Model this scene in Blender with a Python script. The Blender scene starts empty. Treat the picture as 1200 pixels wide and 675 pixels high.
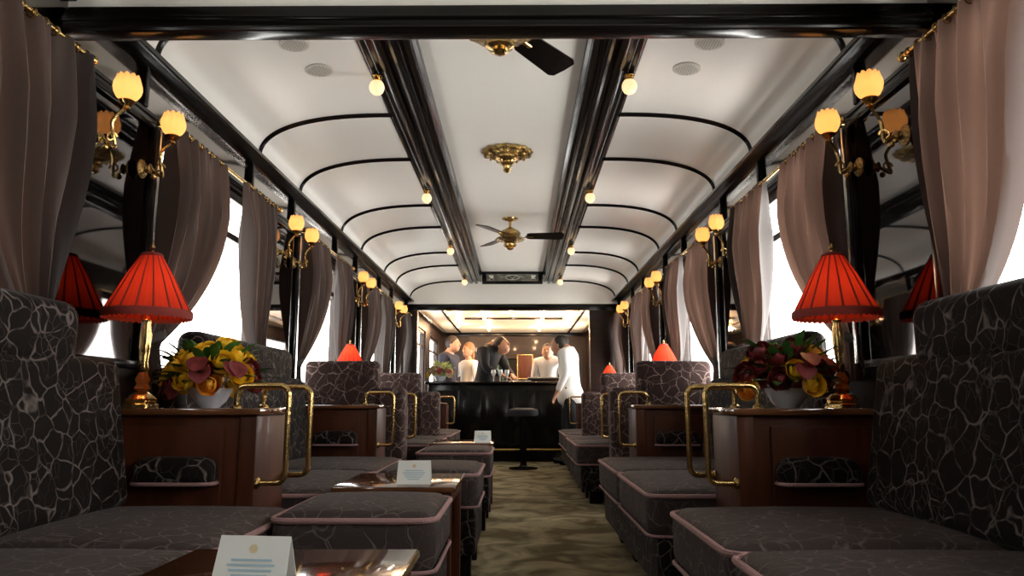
import bpy, bmesh, math, random
from mathutils import Vector, Matrix
random.seed(7)
S = bpy.context.scene
C = S.collection
PI = math.pi
R = math.radians

# ------------------------------------------------------------------ materials
def new_mat(name):
    m = bpy.data.materials.new(name); m.use_nodes = True
    nt = m.node_tree; nt.nodes.clear()
    out = nt.nodes.new('ShaderNodeOutputMaterial')
    return m, nt, out
def N(nt, t, **kw):
    n = nt.nodes.new(t)
    for k, v in kw.items(): setattr(n, k, v)
    return n
def pbr(name, col, rough=.5, metal=0., coat=0., noise=None, spec=.5, bump=None, sheen=0., bscale=40, emis=None):
    m, nt, out = new_mat(name)
    b = N(nt, 'ShaderNodeBsdfPrincipled')
    b.inputs['Base Color'].default_value = (*col, 1)
    b.inputs['Roughness'].default_value = rough
    b.inputs['Metallic'].default_value = metal
    b.inputs['Coat Weight'].default_value = coat
    b.inputs['Coat Roughness'].default_value = .06
    b.inputs['Specular IOR Level'].default_value = spec
    b.inputs['Sheen Weight'].default_value = sheen
    if emis:
        b.inputs['Emission Color'].default_value = (*emis[0], 1); b.inputs['Emission Strength'].default_value = emis[1]
    tc = N(nt, 'ShaderNodeTexCoord')
    if noise:   # (colour2, scale vec, detail)
        mp = N(nt, 'ShaderNodeMapping'); mp.inputs['Scale'].default_value = noise[1]
        nz = N(nt, 'ShaderNodeTexNoise'); nz.inputs['Scale'].default_value = 1; nz.inputs['Detail'].default_value = noise[2]
        cr = N(nt, 'ShaderNodeValToRGB'); cr.color_ramp.elements[0].position = .35; cr.color_ramp.elements[1].position = .68
        cr.color_ramp.elements[0].color = (*col, 1); cr.color_ramp.elements[1].color = (*noise[0], 1)
        nt.links.new(tc.outputs['Object'], mp.inputs[0]); nt.links.new(mp.outputs[0], nz.inputs['Vector'])
        nt.links.new(nz.outputs['Fac'], cr.inputs[0]); nt.links.new(cr.outputs[0], b.inputs['Base Color'])
    if bump:
        n2 = N(nt, 'ShaderNodeTexNoise'); n2.inputs['Scale'].default_value = bscale; n2.inputs['Detail'].default_value = 4
        bp = N(nt, 'ShaderNodeBump'); bp.inputs['Strength'].default_value = bump; bp.inputs['Distance'].default_value = .01
        nt.links.new(tc.outputs['Object'], n2.inputs['Vector']); nt.links.new(n2.outputs['Fac'], bp.inputs['Height'])
        nt.links.new(bp.outputs[0], b.inputs['Normal'])
    nt.links.new(b.outputs[0], out.inputs[0])
    return m
def velvet(name, dark, light, sheen=.25):
    """cut velvet woven with pale meandering outlines round dark cells"""
    m, nt, out = new_mat(name)
    b = N(nt, 'ShaderNodeBsdfPrincipled'); b.inputs['Roughness'].default_value = .75
    b.inputs['Sheen Weight'].default_value = sheen; b.inputs['Sheen Roughness'].default_value = .4
    b.inputs['Specular IOR Level'].default_value = .08
    tc = N(nt, 'ShaderNodeTexCoord')
    n = N(nt, 'ShaderNodeTexNoise'); n.inputs['Scale'].default_value = 9; n.inputs['Detail'].default_value = 2
    vm = N(nt, 'ShaderNodeVectorMath', operation='SCALE'); vm.inputs['Scale'].default_value = .085
    va = N(nt, 'ShaderNodeVectorMath', operation='ADD')
    nt.links.new(tc.outputs['Object'], n.inputs['Vector']); nt.links.new(n.outputs['Color'], vm.inputs[0])
    nt.links.new(tc.outputs['Object'], va.inputs[0]); nt.links.new(vm.outputs[0], va.inputs[1])
    fac = []
    for sc, w in ((14, .022), (23, .014)):
        v = N(nt, 'ShaderNodeTexVoronoi', feature='DISTANCE_TO_EDGE'); v.inputs['Scale'].default_value = sc
        nt.links.new(va.outputs[0], v.inputs['Vector'])
        mr = N(nt, 'ShaderNodeMapRange'); mr.inputs['From Min'].default_value = w*.5; mr.inputs['From Max'].default_value = w*2.2
        mr.inputs['To Min'].default_value = 1; mr.inputs['To Max'].default_value = 0
        nt.links.new(v.outputs['Distance'], mr.inputs[0]); fac.append(mr)
    n3 = N(nt, 'ShaderNodeTexNoise'); n3.inputs['Scale'].default_value = 7; nt.links.new(tc.outputs['Object'], n3.inputs['Vector'])
    r3 = N(nt, 'ShaderNodeMapRange'); r3.inputs['From Min'].default_value = .42; r3.inputs['From Max'].default_value = .62
    nt.links.new(n3.outputs['Fac'], r3.inputs[0])
    mul = N(nt, 'ShaderNodeMath', operation='MULTIPLY'); nt.links.new(fac[1].outputs[0], mul.inputs[0])
    r4 = N(nt, 'ShaderNodeMapRange'); r4.inputs['From Min'].default_value = .36; r4.inputs['From Max'].default_value = .58; r4.inputs['To Min'].default_value = .18
    n4 = N(nt, 'ShaderNodeTexNoise'); n4.inputs['Scale'].default_value = 24; nt.links.new(tc.outputs['Object'], n4.inputs['Vector']); nt.links.new(n4.outputs['Fac'], r4.inputs[0])
    m4 = N(nt, 'ShaderNodeMath', operation='MULTIPLY'); nt.links.new(fac[0].outputs[0], m4.inputs[0]); nt.links.new(r4.outputs[0], m4.inputs[1]); nt.links.new(r3.outputs[0], mul.inputs[1])
    mul2 = N(nt, 'ShaderNodeMath', operation='MULTIPLY'); nt.links.new(mul.outputs[0], mul2.inputs[0]); mul2.inputs[1].default_value = .55
    mx = N(nt, 'ShaderNodeMath', operation='MAXIMUM'); nt.links.new(m4.outputs[0], mx.inputs[0]); nt.links.new(mul2.outputs[0], mx.inputs[1])
    # stripes of the weave
    mix = N(nt, 'ShaderNodeMix', data_type='RGBA'); nt.links.new(mx.outputs[0], mix.inputs['Factor'])
    mix.inputs['A'].default_value = (*dark, 1); mix.inputs['B'].default_value = (*light, 1)
    nt.links.new(mix.outputs['Result'], b.inputs['Base Color'])
    bp = N(nt, 'ShaderNodeBump'); bp.inputs['Strength'].default_value = .4; bp.inputs['Distance'].default_value = .004
    nt.links.new(mx.outputs[0], bp.inputs['Height']); nt.links.new(bp.outputs[0], b.inputs['Normal'])
    nt.links.new(b.outputs[0], out.inputs[0])
    return m
def thin(name, col, trans=.5, gloss=None, bump=False):
    m, nt, out = new_mat(name)
    d = N(nt, 'ShaderNodeBsdfDiffuse'); t = N(nt, 'ShaderNodeBsdfTranslucent'); mx = N(nt, 'ShaderNodeMixShader')
    d.inputs[0].default_value = (*col, 1); t.inputs[0].default_value = (*col, 1); mx.inputs[0].default_value = trans
    nt.links.new(d.outputs[0], mx.inputs[1]); nt.links.new(t.outputs[0], mx.inputs[2]); nt.links.new(mx.outputs[0], out.inputs[0])
    return m
M = {}
M['lacquer'] = pbr('black_lacquer', (.004, .003, .0028), .2, coat=.04, spec=.25)
M['dark_wood'] = pbr('dark_mahogany', (.010, .004, .0025), .4, coat=.12, spec=.3, noise=((.022, .008, .004), (3, 3, 30), 4))
M['mahogany'] = pbr('mahogany', (.075, .021, .008), .45, coat=.04, spec=.18, noise=((.04, .010, .004), (14, 14, 2.2), 5))
M['table_wood'] = pbr('polished_table_wood', (.16, .06, .022), .14, coat=1, noise=((.07, .022, .008), (4, 30, 4), 5))
M['white'] = pbr('ceiling_enamel', (.84, .81, .75), .33, spec=.35)
M['warm_white'] = pbr('bar_ceiling_enamel', (.86, .66, .45), .4)
M['mirror'] = pbr('dark_mirror', (.10, .09, .09), .03, metal=1)
M['frieze'] = pbr('varnished_frieze', (.27, .245, .225), .09, metal=1)
M['brass'] = pbr('brass', (.62, .42, .16), .22, metal=1, bump=.15, bscale=60)
M['brass_dark'] = pbr('aged_brass', (.36, .24, .09), .25, metal=1, bump=.8, bscale=90)
M['velvet'] = velvet('cut_velvet', (.008, .0055, .005), (.14, .115, .103), .04)
M['velvet_lit'] = velvet('cut_velvet_lit', (.05, .03, .027), (.30, .22, .20), .05)  # light falling on the screens is put into a paler velvet
M['seat'] = velvet('seat_velvet_lit', (.044, .033, .031), (.115, .09, .084), .04)  # window light on the seat tops is put into this lighter tone
M['piping'] = pbr('rose_piping', (.30, .17, .165), .8, bump=.5, bscale=200)
def curtain_mat():
    m, nt, out = new_mat('curtain_velvet')
    tc = N(nt, 'ShaderNodeTexCoord'); n = N(nt, 'ShaderNodeTexNoise'); n.inputs['Scale'].default_value = 60
    cr = N(nt, 'ShaderNodeValToRGB'); cr.color_ramp.elements[0].color = (.013, .0078, .0065, 1); cr.color_ramp.elements[1].color = (.022, .014, .0115, 1)
    nt.links.new(tc.outputs['Object'], n.inputs['Vector']); nt.links.new(n.outputs['Fac'], cr.inputs[0])
    d = N(nt, 'ShaderNodeBsdfPrincipled'); d.inputs['Roughness'].default_value = .7; d.inputs['Sheen Weight'].default_value = .08
    t = N(nt, 'ShaderNodeBsdfTranslucent'); t.inputs[0].default_value = (.26, .14, .10, 1)
    mx = N(nt, 'ShaderNodeMixShader'); mx.inputs[0].default_value = .09
    nt.links.new(cr.outputs[0], d.inputs['Base Color'])
    nt.links.new(d.outputs[0], mx.inputs[1]); nt.links.new(t.outputs[0], mx.inputs[2]); nt.links.new(mx.outputs[0], out.inputs[0])
    return m
M['curtain'] = curtain_mat()
M['shade'] = thin('red_silk', (.74, .060, .028), .5)
M['shade_trim'] = pbr('dark_red_braid', (.22, .02, .012), .8)
def glow(name, col, strength, base=(.9, .6, .3)):
    return pbr(name, base, .3, emis=(col, strength))
M['tulip'] = thin('amber_glass', (.90, .60, .34), .62)
M['globe'] = glow('amber_glass', (1, .50, .14), 1.1, (.4, .25, .12))
M['globe_pale'] = glow('pale_glass', (1, .66, .33), 1.05, (.6, .5, .4))
M['bulb'] = glow('bulb', (1, .72, .32), 9)
M['amber'] = pbr('amber_crystal', (.5, .12, .02), .1, coat=1)
def glass_mat():
    m, nt, out = new_mat('window_glass')
    t = N(nt, 'ShaderNodeBsdfTransparent'); g = N(nt, 'ShaderNodeBsdfGlossy'); g.inputs['Roughness'].default_value = .02
    mx = N(nt, 'ShaderNodeMixShader'); mx.inputs[0].default_value = .03
    t.inputs[0].default_value = (.97, .97, .96, 1)
    nt.links.new(t.outputs[0], mx.inputs[1]); nt.links.new(g.outputs[0], mx.inputs[2])
    nt.links.new(mx.outputs[0], out.inputs[0]); return m
M['glass'] = glass_mat()
M['card'] = pbr('card_stock', (.82, .84, .80), .6)
M['ink'] = pbr('pale_blue_ink', (.42, .58, .66), .7)
M['gold_ink'] = pbr('gold_ink', (.72, .60, .38), .6)
M['porcelain'] = pbr('porcelain', (.62, .64, .68), .2)
M['leaf'] = pbr('leaf', (.025, .10, .015), .4, noise=((.05, .17, .02), (20, 20, 20), 2))
M['leaf_pale'] = pbr('pale_leaf', (.55, .62, .25), .5)
M['rose_y'] = pbr('yellow_petals', (.95, .66, .03), .5, noise=((.95, .50, .02), (30, 30, 30), 2))
M['rose_o'] = pbr('orange_petals', (.80, .26, .02), .5, noise=((.85, .42, .03), (30, 30, 30), 2))
M['rose_r'] = pbr('maroon_petals', (.12, .012, .012), .5, noise=((.25, .03, .03), (40, 40, 40), 2))
M['bloom_pale'] = pbr('cream_petals', (.75, .62, .40), .5)
M['skin'] = pbr('skin', (.52, .26, .16), .5)
M['black_cloth'] = pbr('black_wool', (.008, .008, .01), .85)
M['navy_cloth'] = pbr('navy_wool', (.012, .014, .03), .85)
M['white_cloth'] = pbr('white_cotton', (.82, .80, .76), .75, bump=.3, bscale=15)
M['hair'] = pbr('dark_hair', (.02, .012, .008), .6)
M['hair_fair'] = pbr('brown_hair', (.20, .10, .04), .6)
M['grille'] = pbr('pale_grille', (.58, .545, .48), .5)
M['grille_hole'] = pbr('grille_holes', (.40, .37, .32), .6)
M['steel'] = pbr('polished_steel', (.75, .74, .72), .12, metal=1)
M['etched'] = pbr('etched_glass', (.10, .10, .085), .2, metal=.3, noise=((.22, .21, .17), (18, 18, 18), 4))
M['bottle'] = pbr('bottle_glass', (.02, .06, .02), .05, coat=1)
M['clear'] = pbr('clear_glass', (.6, .6, .58), .05, coat=1)
def carpet_mat():
    m, nt, out = new_mat('carpet')
    b = N(nt, 'ShaderNodeBsdfPrincipled'); b.inputs['Roughness'].default_value = .95; b.inputs['Specular IOR Level'].default_value = .1
    tc = N(nt, 'ShaderNodeTexCoord')
    n = N(nt, 'ShaderNodeTexNoise'); n.inputs['Scale'].default_value = 3.2; n.inputs['Detail'].default_value = 6; n.inputs['Distortion'].default_value = 1.3
    cr = N(nt, 'ShaderNodeValToRGB'); cr.color_ramp.elements[0].position = .40; cr.color_ramp.elements[1].position = .62
    cr.color_ramp.elements[0].color = (.16, .125, .065, 1); cr.color_ramp.elements[1].color = (.42, .36, .22, 1)
    w = N(nt, 'ShaderNodeTexNoise'); w.inputs['Scale'].default_value = 160
    mx = N(nt, 'ShaderNodeMix', data_type='RGBA', blend_type='MULTIPLY'); mx.inputs['Factor'].default_value = .5
    nt.links.new(tc.outputs['Object'], n.inputs['Vector']); nt.links.new(tc.outputs['Object'], w.inputs['Vector'])
    nt.links.new(n.outputs['Fac'], cr.inputs[0]); nt.links.new(cr.outputs[0], mx.inputs['A']); nt.links.new(w.outputs['Fac'], mx.inputs['B'])
    bp = N(nt, 'ShaderNodeBump'); bp.inputs['Strength'].default_value = .4; bp.inputs['Distance'].default_value = .004
    nt.links.new(w.outputs['Fac'], bp.inputs['Height']); nt.links.new(bp.outputs[0], b.inputs['Normal'])
    nt.links.new(mx.outputs['Result'], b.inputs['Base Color']); nt.links.new(b.outputs[0], out.inputs[0]); return m
M['carpet'] = carpet_mat()

# ------------------------------------------------------------------ mesh helpers
def obj(name, bm, mat, parent=None, smooth=True, loc=None):
    me = bpy.data.meshes.new(name)
    bmesh.ops.recalc_face_normals(bm, faces=bm.faces[:])
    bm.to_mesh(me); bm.free()
    if isinstance(mat, (list, tuple)):
        for k in mat: me.materials.append(M[k])
    else: me.materials.append(M[mat])
    if smooth:
        me.polygons.foreach_set('use_smooth', [True]*len(me.polygons))
        me.set_sharp_from_angle(angle=R(42))
    o = bpy.data.objects.new(name, me); C.objects.link(o)
    if parent: o.parent = parent
    if loc: o.location = loc
    return o
def tag(o, label, cat, group=None):
    o['label'] = label; o['category'] = cat
    if group: o['group'] = group
    return o
def thing(name, label, cat, loc=(0, 0, 0), rz=0, group=None):
    o = bpy.data.objects.new(name, None); C.objects.link(o)
    o.empty_display_size = .1
    o.location = loc; o.rotation_euler = (0, 0, rz)
    return tag(o, label, cat, group)
def struct(name, bm, mat, parent=None, smooth=False):
    o = obj(name, bm, mat, parent, smooth)
    if not parent: o['kind'] = 'structure'
    return o
def kids(o): return [c for c in bpy.data.objects if c.parent == o]
def dup(root, loc, rz=0, label=None, group=None):
    r = root.copy(); C.objects.link(r); r.location = loc; r.rotation_euler = (0, 0, rz)
    if label: r['label'] = label
    if group: r['group'] = group
    for ch in kids(root):
        c = ch.copy(); C.objects.link(c); c.parent = r
        for g in kids(ch):
            d = g.copy(); C.objects.link(d); d.parent = c
    return r
def BM(): return bmesh.new()
def box(bm, x0, x1, y0, y1, z0, z1, bev=0, mi=0):
    g = bmesh.ops.create_cube(bm, size=1)
    vs = g['verts']
    for v in vs:
        v.co = Vector((x0+(v.co.x+.5)*(x1-x0), y0+(v.co.y+.5)*(y1-y0), z0+(v.co.z+.5)*(z1-z0)))
    fs = set(f for v in vs for f in v.link_faces)
    for f in fs: f.material_index = mi
    if bev:
        es = list(set(e for v in vs for e in v.link_edges))
        bmesh.ops.bevel(bm, geom=es, offset=bev, segments=2, affect='EDGES', profile=.5)
    return bm
def rbox(bm, c, s, r, crown=0, mat=None, k=5, sag=0):
    """rounded box, optionally crowned on top"""
    h = [s[0]/2, s[1]/2, s[2]/2]; r = min(r, *[q*.999 for q in h])
    ax = []
    for q in h:
        a = [-q, -q+.35*r, -q+.7*r, -q+r]
        inner = q-r
        for i in range(1, k): a.append(-inner+2*inner*i/k)
        a += [inner, q-.7*r, q-.35*r, q]
        ax.append(a)
    cache = {}
    def V(p):
        key = tuple(round(t, 6) for t in p)
        if key not in cache:
            q = [max(-(h[i]-r), min(h[i]-r, p[i])) for i in range(3)]
            d = Vector([p[i]-q[i] for i in range(3)])
            if d.length > 1e-9: d = d.normalized()*r
            o = Vector(q)+d
            if crown and o.z > 0:
                f = max(0, 1-(o.x/h[0])**2)*max(0, 1-(o.y/h[1])**2)
                o.z += crown*f**.6*(o.z/h[2])
            if mat: o = mat @ o
            cache[key] = bm.verts.new(o+Vector(c))
        return cache[key]
    for a in range(3):
        b, d = (a+1) % 3, (a+2) % 3
        for sg in (-1, 1):
            for i in range(len(ax[b])-1):
                for j in range(len(ax[d])-1):
                    q = []
                    for (u, v) in ((i, j), (i+1, j), (i+1, j+1), (i, j+1)):
                        p = [0, 0, 0]; p[a] = sg*h[a]; p[b] = ax[b][u]; p[d] = ax[d][v]
                        q.append(V(p))
                    if len(set(q)) == 4:
                        try: bm.faces.new(q)
                        except ValueError: pass
    return bm
def tube(bm, pts, r, seg=8, cap=True, closed=False, flat=1.0, mi=0):
    pts = [Vector(p) for p in pts]; n = len(pts)
    rr = r if isinstance(r, (list, tuple)) else [r]*n
    rings = []; prev = None
    for i, p in enumerate(pts):
        if closed: t = pts[(i+1) % n]-pts[i-1]
        else: t = pts[min(i+1, n-1)]-pts[max(i-1, 0)]
        t.normalize()
        if prev is None:
            up = Vector((0, 0, 1)) if abs(t.z) < .9 else Vector((0, 1, 0))
            u = t.cross(up).normalized()
        else:
            u = (prev-t*prev.dot(t)).normalized()
        prev = u; w = t.cross(u)
        rings.append([bm.verts.new(p+(u*math.cos(2*PI*k/seg)+w*math.sin(2*PI*k/seg)*flat)*rr[i]) for k in range(seg)])
    m = n if closed else n-1
    for i in range(m):
        a, b = rings[i], rings[(i+1) % n]
        for k in range(seg):
            f = bm.faces.new((a[k], a[(k+1) % seg], b[(k+1) % seg], b[k])); f.material_index = mi
    if cap and not closed:
        bm.faces.new(rings[0][::-1]); bm.faces.new(rings[-1])
    return bm
def lathe(bm, prof, seg=24, c=(0, 0, 0), wave=None, mi=0, axis='z'):
    """prof: list of (r,z). wave(angle, r, z) -> (r, z)"""
    rings = []
    for (r, z) in prof:
        ring = []
        for k in range(seg):
            a = 2*PI*k/seg; rr, zz = (r, z) if not wave else wave(a, r, z)
            p = Vector((rr*math.cos(a), rr*math.sin(a), zz))
            if axis == 'x': p = Vector((p.z, p.x, p.y))
            if axis == 'y': p = Vector((p.x, p.z, p.y))
            ring.append(bm.verts.new(p+Vector(c)))
        rings.append(ring)
    for a, b in zip(rings, rings[1:]):
        for k in range(seg):
            f = bm.faces.new((a[k], a[(k+1) % seg], b[(k+1) % seg], b[k])); f.material_index = mi
    if prof[0][0] > 1e-4: bm.faces.new(rings[0][::-1]).material_index = mi
    if prof[-1][0] > 1e-4: bm.faces.new(rings[-1]).material_index = mi
    return bm
def sphere(bm, c, r, s=(1, 1, 1), u=16, v=10, rot=None):
    g = bmesh.ops.create_uvsphere(bm, u_segments=u, v_segments=v, radius=1)
    for w in g['verts']:
        p = Vector((w.co.x*r*s[0], w.co.y*r*s[1], w.co.z*r*s[2]))
        if rot: p = rot @ p
        w.co = p+Vector(c)
    return bm
def extrude_profile(bm, prof, y0, y1):
    """prof: closed list of (x,z), swept along y"""
    a = [bm.verts.new((x, y0, z)) for x, z in prof]; b = [bm.verts.new((x, y1, z)) for x, z in prof]
    n = len(prof)
    for i in range(n): bm.faces.new((a[i], a[(i+1) % n], b[(i+1) % n], b[i]))
    bm.faces.new(a[::-1]); bm.faces.new(b)
    return bm
def rrect(x0, x1, y0, y1, z, r, seg=5):
    pts = []
    for (cx, cy, a0) in ((x1-r, y1-r, 0), (x0+r, y1-r, 90), (x0+r, y0+r, 180), (x1-r, y0+r, 270)):
        for i in range(seg+1):
            a = R(a0+90*i/seg); pts.append((cx+r*math.cos(a), cy+r*math.sin(a), z))
    return pts
ORD = ['first', 'second', 'third', 'fourth', 'fifth', 'sixth']

# ------------------------------------------------------------------ room shell
W = 1.38                     # inner half width
Y0, YH, YE, YB = -1.9, 2.20, 9.55, 14.2
COR_X, COR_Z = 1.33, 2.08
ZB, ZC = 2.32, 2.41          # longitudinal beam bottom, centre ceiling
WIN = [(.89, 2.19), (2.79, 4.09), (4.69, 5.99), (6.59, 7.89), (8.45, 9.35), (10.2, 11.5), (12.1, 13.4)]
FILLWIN = [(-.30, .29)]  # unseen windows behind the camera, added and narrowed to set the fill light
WZ0, WZ1 = .86, 1.86
PIERS = [(2.19, 2.79), (4.09, 4.69), (5.99, 6.59), (7.89, 8.45)]
bm = BM(); box(bm, -W-.1, W+.1, Y0, YB, -.06, 0); struct('floor', bm, 'carpet')
for side, sx in (('left', -1), ('right', 1)):
    bm = BM(); a, b = sorted((sx*W, sx*(W+.1)))
    box(bm, a, b, Y0, YB, 0, WZ0); box(bm, a, b, Y0, YB, WZ1, 2.6)
    ys = [Y0]+[y for w in FILLWIN+WIN for y in w]+[YB]
    for i in range(0, len(ys), 2): box(bm, a, b, ys[i], ys[i+1], WZ0, WZ1)
    struct('wall_'+side, bm, 'dark_wood')
    bm = BM(); a, b = sorted((sx*(W-.012), sx*W)); box(bm, a, b, Y0, YE, 0, .09, .004); struct('baseboard_'+side, bm, 'lacquer')
bm = BM(); box(bm, -W-.1, W+.1, Y0-.1, Y0, -.06, 2.6); struct('wall_back', bm, 'dark_wood')  # unseen rear wall, put in to stop daylight leaking in from behind
bm = BM(); box(bm, -W-.1, W+.1, YB, YB+.1, -.06, 2.6); struct('wall_front', bm, 'dark_wood')
wn = 0
for sx in (-1, 1):
    for (y0, y1) in FILLWIN+WIN:
        wn += 1; f = BM()
        xa, xb = sorted((sx*(W+.02), sx*(W+.07)))
        for (p, q, r_, s_) in ((y0, y0+.05, WZ0, WZ1), (y1-.05, y1, WZ0, WZ1), (y0+.05, y1-.05, WZ0, WZ0+.05), (y0+.05, y1-.05, WZ1-.05, WZ1), (y0+.05, y1-.05, 1.60, 1.635)):
            box(f, xa, xb, p, q, r_, s_, .006)
        o = struct('window_%d' % wn, f, 'dark_wood')
        g = BM(); xm = sx*(W+.045); box(g, xm-.003, xm+.003, y0+.05, y1-.05, WZ0+.05, WZ1-.05); obj('glass_pane', g, 'glass', o, False)
# ---- ceilings
bm = BM()
def arch(n=28, off=0.0):
    pts = []
    for i in range(n+1):
        a = PI/2*i/n
        pts.append((.61+(COR_X-.61)*max(0, math.cos(a))**.8, COR_Z+(ZB+.005-COR_Z)*math.sin(a)**.8))
    return pts
for sx in (-1, 1):
    pr = [(sx*(COR_X+.02), COR_Z)]+[(sx*x, z) for x, z in arch()]
    pts = pr+[(sx*.55, 2.34), (sx*.55, 2.55), (sx*(COR_X+.02), 2.55)]
    extrude_profile(bm, pts, YH, YE)
box(bm, -.56, .56, YH, YE, ZC, 2.55)
box(bm, -W-.1, W+.1, Y0, YH+.01, 2.5, 2.6)
box(bm, -W-.1, W+.1, YH, YE, 2.55, 2.6)
struct('ceiling', bm, 'white', smooth=True)
bm = BM(); box(bm, -W-.1, W+.1, YE, YB+.1, 2.09, 2.3); o = struct('ceiling_bar', bm, 'warm_white')
tn = 0
def trim(bm, mat='lacquer', smooth=True):
    global tn; tn += 1
    o = obj('trim_%d' % tn, bm, mat, None, smooth); o['kind'] = 'structure'; return o
for sx in (-1, 1):
    # cornice with stepped mouldings, above and below the frieze
    pf = [(W, 2.05), (1.35, 2.05), (1.34, 2.058), (1.305, 2.06), (1.29, 2.067), (1.29, 2.08), (1.30, 2.084), (1.30, 2.094), (1.312, 2.10), (1.335, 2.112), (W, 2.112)]
    bm = BM(); extrude_profile(bm, [(sx*x, z) for x, z in pf], Y0, YE); trim(bm)
    pf = [(W, 1.872), (1.365, 1.872), (1.357, 1.88), (1.357, 1.893), (1.365, 1.90), (W, 1.90)]
    bm = BM(); extrude_profile(bm, [(sx*x, z) for x, z in pf], Y0, YE); trim(bm)
    # varnished frieze panel
    bm = BM(); a, b = sorted((sx*(W-.006), sx*W)); box(bm, a, b, Y0, YE, 1.90, 2.055); trim(bm, 'frieze', False)
    # longitudinal ceiling beam with reeded mouldings
    pf = [(.385, ZC+.01), (.385, 2.37), (.40, 2.36), (.40, 2.335), (.415, 2.325), (.43, 2.325), (.437, 2.335), (.452, 2.335), (.46, ZB-.015), (.475, ZB-.022), (.49, ZB-.015),
          (.497, 2.33), (.515, 2.33), (.522, ZB-.01), (.545, ZB-.018), (.565, ZB-.01), (.573, 2.328), (.59, 2.328), (.597, ZB), (.615, ZB-.004), (.63, ZB), (.63, 2.36), (.60, ZC+.01)]
    bm = BM(); extrude_profile(bm, [(sx*x, z) for x, z in pf], YH, YE-.02); trim(bm)
RIBS = [2.66, 3.80, 4.54, 5.66, 6.40, 7.53, 8.27, 9.38]
for y in RIBS:
    for sx in (-1, 1):
        bm = BM(); tube(bm, [(sx*x, y, z-.004) for x, z in arch()], .0155, 8)
        trim(bm)
        bm = BM(); a, b = sorted((sx*(W-.03), sx*W)); box(bm, a, b, y-.016, y+.016, 1.895, 2.06, .005); trim(bm)
# near header and far header (dark beam, white lunette above)
for (y, t, zb) in ((YH, .08, 1.94), (YE-.02, .06, 1.95)):
    bm = BM(); box(bm, -W, W, y-t*.5, y+t*.5, zb, zb+.085, .012); box(bm, -W, W, y-t*.62, y+t*.62, zb+.03, zb+.05, .008); trim(bm)
    bm = BM(); box(bm, -W, W, y-.02, y+.02, zb+.08, 2.56); trim(bm, 'white', False)
bm = BM()   # polished lower bead on the near header
tube(bm, [(-W, YH-.036, 1.945), (W, YH-.036, 1.945)], .010, 8); trim(bm, 'lacquer')
# end panel of the raised centre ceiling
bm = BM(); box(bm, -.385, .385, 9.20, 9.24, 2.25, 2.415, .006); trim(bm)
bm = BM(); box(bm, -.33, .33, 9.19, 9.20, 2.285, 2.375, .003)
et = trim(bm, 'etched')
bm = BM()
for x in (-.27, .27): box(bm, x-.03, x+.03, 9.184, 9.19, 2.30, 2.36, .002)
tube(bm, [(.055*math.cos(2*PI*i/20)*1.6, 9.186, 2.33+.03*math.sin(2*PI*i/20)) for i in range(20)], .004, 6, closed=True)
tube(bm, [(-.15, 9.186, 2.33), (-.03, 9.186, 2.345), (0, 9.186, 2.31), (.03, 9.186, 2.345), (.15, 9.186, 2.33)], .004, 6)
obj('etched_ornament', bm, 'steel', et)
# far partition sides and bar-room back wall dressing
bm = BM(); box(bm, 1.0, W, YE-.05, YE+.05, 0, 1.955, .01); box(bm, -W, -1.24, YE-.05, YE+.05, 0, 1.955, .01); trim(bm, 'dark_wood')
bm = BM(); box(bm, -W, W, YB-.06, YB, 2.02, 2.09, .01); trim(bm)
for sx in (-1, 1):
    bm = BM(); a, b = sorted((sx*1.30, sx*W)); box(bm, a, b, YE+.05, YB, 2.01, 2.09, .01); trim(bm)
    bm = BM(); a, b = sorted((sx*1.02, sx*1.06)); box(bm, a, b, YE+.05, YB, 2.075, 2.09, .004); trim(bm)
bm = BM(); box(bm, -.78, .78, 11.6, 11.66, 2.065, 2.09, .004); trim(bm)

# ------------------------------------------------------------------ mirrors on the piers, with polished edge column
for sx, sn in ((-1, 'left'), (1, 'right')):
    for i, (y0, y1) in enumerate(PIERS):
        t = thing('pier_mirror', 'dark tinted mirror panel on the %s wall, %s one from the camera' % (sn, ORD[i]), 'mirror', (sx*W, (y0+y1)/2, .9), 0 if sx < 0 else PI, 'mirrors between the windows')
        L = (y1-y0)/2
        g = BM(); box(g, .0, .014, -L+.05, L-.05, .02, .93); obj('mirror_glass', g, 'mirror', t, False)
        f = BM()
        box(f, 0, .03, -L, -L+.05, 0, .95, .006); box(f, 0, .03, L-.05, L, 0, .95, .006)
        box(f, 0, .03, -L+.05, L-.05, .93, .97, .006); box(f, 0, .03, -L+.05, L-.05, 0, .03, .006); obj('frame', f, 'lacquer', t)
        e = BM(); ye = (L-.015) if sx < 0 else (-L+.015)
        tube(e, [(.034, ye, .02), (.034, ye, .94)], .011, 10); obj('edge_column', e, 'steel', t)

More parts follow.
